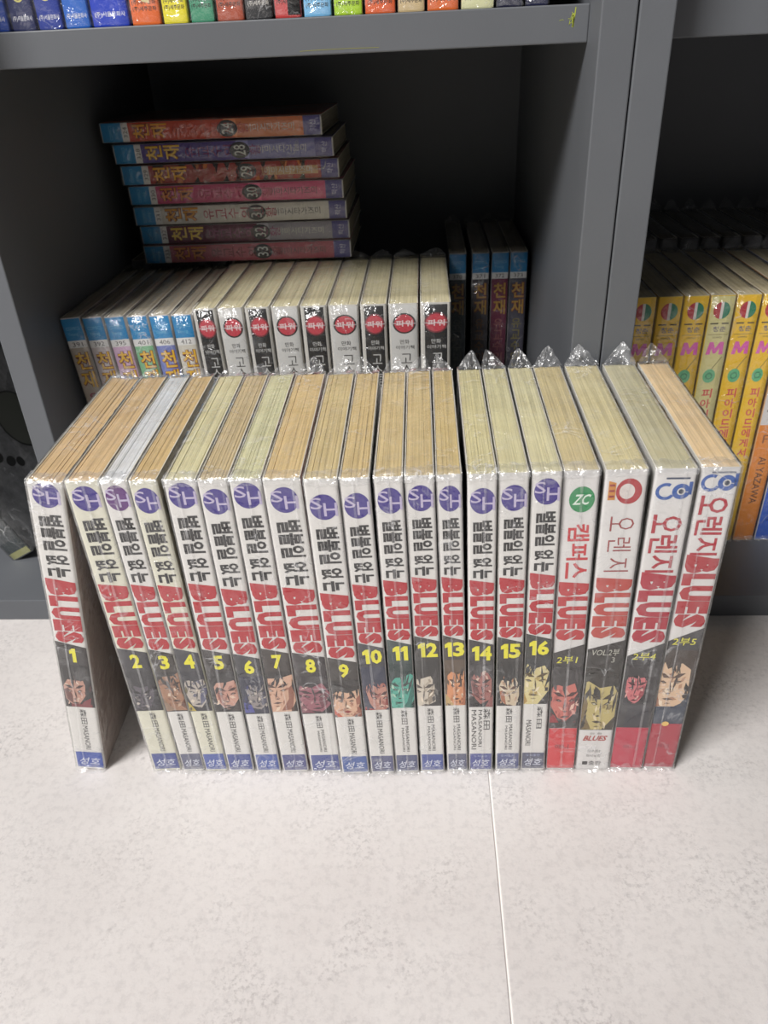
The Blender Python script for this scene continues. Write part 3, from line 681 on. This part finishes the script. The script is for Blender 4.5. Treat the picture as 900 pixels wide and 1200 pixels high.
# second row, deep in the compartment: blue tops beside the right panel, and the ones that carry the stack
G4 = 'dark comics standing in the deep second row'
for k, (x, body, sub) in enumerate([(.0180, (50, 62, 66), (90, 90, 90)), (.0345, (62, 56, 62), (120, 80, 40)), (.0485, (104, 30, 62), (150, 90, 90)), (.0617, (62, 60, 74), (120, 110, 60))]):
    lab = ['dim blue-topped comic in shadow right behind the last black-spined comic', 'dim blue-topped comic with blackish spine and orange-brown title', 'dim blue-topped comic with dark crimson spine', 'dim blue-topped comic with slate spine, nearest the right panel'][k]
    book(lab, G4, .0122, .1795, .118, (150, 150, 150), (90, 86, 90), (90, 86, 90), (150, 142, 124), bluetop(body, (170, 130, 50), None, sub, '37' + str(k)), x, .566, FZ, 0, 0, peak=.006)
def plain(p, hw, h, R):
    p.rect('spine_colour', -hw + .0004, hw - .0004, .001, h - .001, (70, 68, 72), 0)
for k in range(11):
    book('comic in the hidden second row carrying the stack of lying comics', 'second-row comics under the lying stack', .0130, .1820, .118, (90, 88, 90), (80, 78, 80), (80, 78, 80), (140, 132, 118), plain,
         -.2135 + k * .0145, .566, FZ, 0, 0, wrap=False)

# ------------------------------------------------------------------ the stack lying on top
STK = [  # bottom to top: body, second tone, title, subtitle, number, label, x shift
    ((176, 84, 96), None, (214, 130, 60), (120, 50, 60), '33', 'lying comic with dusty pink spine, bottom of the stack', .0085),
    ((96, 28, 56), (150, 146, 156), (232, 196, 60), (140, 50, 96), '32', 'lying comic with dark wine-red spine and yellow title, second from the stack bottom', .0080),
    ((206, 202, 194), None, (214, 150, 40), (160, 50, 70), '31', 'lying comic with white spine and crimson title', .0055),
    ((196, 70, 116), (212, 96, 134), (210, 120, 40), (160, 30, 70), '30', 'lying comic with bright pink spine, just above the white one', .0025),
    ((158, 54, 44), 'mottled', (232, 170, 40), (150, 60, 40), '29', 'lying comic with mottled red and black spine', -.0005),
    ((84, 66, 140), (120, 120, 172), (226, 180, 40), (120, 44, 100), '28', 'lying comic with violet-blue spine, second from the stack top', -.0025),
    ((196, 70, 40), (206, 120, 70), (230, 160, 40), (176, 60, 40), '24', 'lying comic with orange-red spine, top of the stack', -.0065)]
z = .1993
for k, (body, b2, tt, sub, vol, lab, dx) in enumerate(STK):
    t = .0119
    r = book(lab, 'comics lying in a stack on top of the standing ones', t, .1465, .105, (190, 188, 186), body, (120, 116, 118), (176, 168, 150),
             bluetop(body, tt, b2, sub, '3' + vol, vol=vol), 0, 0, 0, rot=(0, -math.pi / 2, 0), peak=.004)
    r.location = ((-.0508, -.0510, -.0522, -.0536, -.0556, -.0584, -.0650)[k], .552, z + t / 2); r.rotation_euler = (0, -math.pi / 2, (.004, -.006, .01, -.004, .006, .0, -.012)[k])
    z += t + .0011

# ------------------------------------------------------------------ UPPER BOARD
UZ = .3383
UX = [-.2190, -.2025, -.1963, -.1833, -.1700, -.1567, -.1376, -.1224, -.1092, -.0965, -.0825, -.0690, -.0552, -.0410, -.0264, -.0110, .0027, .0184, .0348, .0480, .0599]
def upper(k):
    cols = [(36, 72, 160), None, (40, 48, 96), (34, 58, 150), (40, 104, 196), (34, 66, 190), (226, 110, 50), (232, 220, 50), (70, 150, 116), (176, 84, 58), (46, 46, 48), (200, 70, 70), (126, 190, 232), (176, 214, 50), (224, 100, 44), (206, 184, 140),
            (222, 110, 50), (214, 214, 170), (34, 36, 62), (36, 40, 70)]
    c = cols[k]
    def D(p, hw, h, R):
        x0, x1 = -hw + .0003, hw - .0003; w = x1 - x0
        p.rect('spine_colour', x0, x1, .0004, h - .001, c, 0)
        if k < 6:
            p.text('publisher_lettering', '(주)서울문화사', x0 + w * .08, x1 - w * .06, .0036, .0060, (226, 228, 236), 1, 0, .012)
            p.ring('emblem', .0, .0140, .0018, .0026, (222, 216, 130) if k in (2, 3) else (226, 232, 236), 1)
        elif k < 18:
            ink = (210, 206, 200) if k in (10,) else (50, 46, 44)
            for q in (0, 1): p.text('publisher_lettering', '(주)세주문화', x0 + w * .07, x1 - w * .07, .0058 - q * .0026 + (.0020 if k < 12 else 0), .0080 - q * .0026 + (.0020 if k < 12 else 0), ink, 1, 0, .012)
            p.text('publisher_lettering', 'COMICS', x0 + w * .15, x1 - w * .15, .0112, .0130, ink, 1, 0, .02)
            if k == 6: p.poly('emblem', [(x0 + w * .1, .0150), (x0 + w * .45, .0092), (x1 - w * .3, .0085), (x1 - w * .25, .0150)], (216, 200, 150), 2)
            if k == 11: p.rect('spine_stripe', x1 - w * .5, x1, .001, .03, (70, 60, 66), 0)
    return D, c
names = {0: 'royal blue at the left edge of the photo', 2: 'dull navy', 3: 'dark blue with yellow ring', 4: 'bright azure-blue', 5: 'wide deep royal blue beside the orange one', 6: 'orange with a cream arrow-shaped mark', 7: 'bright yellow', 8: 'sea green', 9: 'brick brown',
         10: 'charcoal black', 11: 'red and black', 12: 'sky blue', 13: 'lime green', 14: 'orange between lime green and beige', 15: 'beige', 16: 'orange between beige and pale yellow', 17: 'pale yellow-white', 18: 'very dark navy beside the pale one', 19: 'very dark navy at the right end'}
for k in range(20):
    if k == 1: continue
    D, c = upper(k)
    a = UX[k]; b = UX[k + 1]
    if k == 0: a, b = -.2120, -.1966
    book('comic on the upper board, spine %s' % names[k], 'comics on the upper board', b - a - .0013, .176, .115, c, tuple(v * .8 for v in c), tuple(v * .8 for v in c), (206, 196, 166), D, a + .0004, .4285, UZ, 0, 0, peak=0, fringe=False)

# ------------------------------------------------------------------ RIGHT BOOKCASE
def yellow_design(pale):
    def D(p, hw, h, R):
        x0, x1 = -hw + .0003, hw - .0003; w = x1 - x0; zt = h - .0006
        yl = (222, 214, 150) if pale else (240, 196, 30)
        p.rect('spine_colour', x0, x1, .0305 if False else .001, zt, yl, 0)
        p.rect('spine_colour', x1 - w * .22, x1, .001, zt, tuple(v * .93 for v in yl), 1)
        cz = zt - .0085; cx = .0
        p.disc('emblem', cx, cz, w * .36, .0052, (184, 44, 54), 2, 90, 270); p.disc('emblem', cx, cz, w * .36, .0052, (40, 128, 96), 2, -90, 90)
        p.rect('emblem', cx - w * .06, cx + w * .06, cz - .0052, cz + .0052, (226, 222, 214), 3)
        p.rect('small_print', x0 + w * .1, x0 + w * .45, cz - .0084, cz - .0076, (60, 50, 20), 2); p.rect('small_print', x1 - w * .4, x1 - w * .1, cz - .0084, cz - .0076, (60, 50, 20), 2)
        p.text('small_print', '청춘', x0 + w * .25, x1 - w * .18, cz - .0132, cz - .0098, (130, 120, 120), 2, 0, .02)
        p.rect('small_print', x0 + w * .08, x1 - w * .08, cz - .0150, cz - .0147, (140, 120, 50), 2)
        p.text('small_print', 'comics', x0 + w * .3, x1 - w * .3, cz - .0172, cz - .0158, (110, 90, 30), 2)
        p.poly('title_lettering', [(x0 + w * (.12 + .76 * u), cz - .0275 + v * .0080) for u, v in ((0, 0), (.14, 1), (.36, 1), (.5, .5), (.74, 1), (.96, 1), (1, 0), (.76, 0), (.76, .5), (.56, .08), (.42, .08), (.3, .5), (.24, 0))], (222, 96, 180), 3)
        p.poly('balloon', [(x0 + w * .4, cz - .040), (x1 - w * .1, cz - .029), (x1 - w * .13, cz - .029), (x0 + w * .36, cz - .040)], (120, 110, 60), 2)
        p.disc('balloon', cx - .0006, cz - .0415, w * .28, .0045, (96, 184, 130), 3); p.ring('balloon', cx - .0006, cz - .0415, .0014, .0022, (60, 140, 96), 4)
        z = cz - .050
        for ch in '피아이드에게서': p.text('title_lettering', ch, cx - w * .22, cx + w * .24, z - .0062, z, (214, 84, 74), 2, 0, .022); z -= .0071
        p.text('author_lettering', 'AI YAZAWA', cx - w * .15, cx + w * .15, .022, .052, (96, 60, 30), 2, 1, .01)
    return D
yx = [.1113, .1292 * 1.0, .1394, .1548, .1702, .1862, .2010, .2160]
G5 = 'yellow-spined comics in the right bookcase'
YX = [.1248, .1397, .1552, .1706, .1860, .2010, .2148]
YN = ['half hidden beside the grey panel', 'second from the grey panel', 'third from the grey panel', '', 'bright, just right of the pale one', 'last yellow one at the right']
for k in range(6):
    pale = k == 3
    lab = 'pale cream-yellow spined comic with pink letter, between brighter yellow ones' if pale else 'yellow-spined comic with red-green disc, ' + YN[k]
    book(lab, G5, YX[k + 1] - YX[k] - .0013, .1742, .118, (228, 196, 60), (206, 170, 60), (206, 170, 60), (196, 184, 150), yellow_design(pale), YX[k] + .0004, .4630, FZ, -.0006, 0, peak=.009, fringe=True)
def orange_design(p, hw, h, R):
    x0, x1 = -hw + .0003, hw - .0003; w = x1 - x0
    p.rect('spine_colour', x0, x1, .0008, .0890, (226, 140, 50), 0); p.rect('spine_colour', x0, x1, .0890, h - .001, (214, 212, 210), 0)
    p.text('author_lettering', 'AI YAZAWA', -w * .16, w * .22, .030, .066, (104, 66, 36), 1, 1, .01)
    p.text('author_lettering', 'P', -w * .2, w * .2, .076, .082, (150, 90, 40), 1)
    p.text('title_lettering', 'NANA', -w * .3, w * .3, .098, .150, (60, 60, 64), 1, 1, 0)
def blue_design(p, hw, h, R):
    x0, x1 = -hw + .0003, hw - .0003
    p.rect('spine_colour', x0, x1, .0008, .0600, (48, 100, 206), 0); p.rect('spine_colour', x0, x1, .06, h - .001, (214, 214, 216), 0)
    p.text('author_lettering', 'AI YAZAWA', -.002, .002, .016, .050, (30, 50, 120), 1, 1, .01)
book('comic with white upper and orange lower spine, right of the yellow ones', 'two-tone comics in the right bookcase', .0132, .1742, .118, (214, 170, 120), (200, 150, 90), (200, 150, 90), (196, 184, 150), orange_design, .2153, .4630, FZ, 0, 0, fringe=True)
book('comic with blue lower spine at the photo\'s right edge', 'two-tone comics in the right bookcase', .0136, .1742, .118, (200, 200, 206), (60, 90, 180), (60, 90, 180), (196, 184, 150), blue_design, .2300, .4630, FZ, 0, 0, fringe=True)
# dim second row behind the yellow ones
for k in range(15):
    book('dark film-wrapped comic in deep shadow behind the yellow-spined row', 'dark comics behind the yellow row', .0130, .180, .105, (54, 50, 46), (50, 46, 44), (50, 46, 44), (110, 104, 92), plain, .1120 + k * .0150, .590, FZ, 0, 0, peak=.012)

# ------------------------------------------------------------------ LEFT COMPARTMENT: big leaning book with a grey picture cover
def grey_book():
    th = math.atan2(-.0145, .0430); h = .26; t = .018; d = .19
    r = thing('picture_book', 'grey book with a dark disc on its cover, leaning left beside the grey panel', 'book', (-.2925, .447, .0168 + .5 * t * abs(math.sin(th))), (0, th - .16, 0))
    cover_mesh(t, h, d, (44, 48, 50), (92, 92, 92), (70, 70, 72), r, None)
    pages_mesh(t, h, d, (206, 200, 186), r, random.Random(5), 5, 10)
    p = Print()
    x0, x1 = -t / 2 + .0006, t / 2 - .0006
    p.rect('spine_colour', x0, x1, .001, .006, (150, 150, 96), 0); p.rect('spine_colour', x0, x1, .006, .015, (38, 48, 50), 0); p.rect('spine_colour', x0, x1, .015, h - .002, (66, 70, 72), 0)
    p.text('title_lettering', 'MUSIC', -.003, .003, .022, .046, (168, 170, 168), 1, 1)
    p.build(r)
    # cover picture: mottled grey ground, big dark disc and small dark marks, raised by a hair
    M = bpy.data.materials.new('mottled_grey_print'); M.use_nodes = True; nt = M.node_tree; b = nt.nodes['Principled BSDF']; L = nt.links.new
    tc = nt.nodes.new('ShaderNodeTexCoord'); n = nt.nodes.new('ShaderNodeTexNoise'); n.inputs['Scale'].default_value = 38; n.inputs['Detail'].default_value = 7; n.inputs['Roughness'].default_value = .7
    rp = nt.nodes.new('ShaderNodeValToRGB'); e = rp.color_ramp.elements; e[0].position = .38; e[0].color = (.10, .10, .102, 1); e[1].position = .62; e[1].color = (.30, .30, .302, 1)
    L(tc.outputs['Object'], n.inputs['Vector']); L(n.outputs['Fac'], rp.inputs[0]); L(rp.outputs[0], b.inputs['Base Color']); b.inputs['Roughness'].default_value = .35
    X = t / 2 + .0002
    V = [(X, .001, .001), (X, d - .001, .001), (X, d - .001, h - .001), (X, .001, h - .001)]; F = [[0, 1, 2, 3]]
    mats = [M, mat((84, 86, 80), .3), mat((46, 46, 46), .3)]; I = [0]
    def disc(cy, cz, ry, rz, mi, q):
        nn = len(V); V.extend([(X + .0001 * q, cy + ry * math.cos(a * math.pi / 14), cz + rz * math.sin(a * math.pi / 14)) for a in range(28)]); F.append(list(range(nn, nn + 28))); I.append(mi)
    disc(.092, .072, .024, .024, 2, 1); disc(.092, .072, .0226, .0226, 1, 2); disc(.050, .054, .005, .004, 2, 1); disc(.058, .049, .004, .004, 2, 1); disc(.042, .062, .005, .004, 2, 1); disc(.115, .125, .010, .012, 2, 1)
    mesh('cover_picture', V, F, mats, I, r)
    sleeve(t, h, d, r, random.Random(9), 77, False, 0, False)
grey_book()
print('objects', len(bpy.data.objects), 'tris', sum(len(o.data.polygons) for o in bpy.data.objects if o.type == 'MESH'))
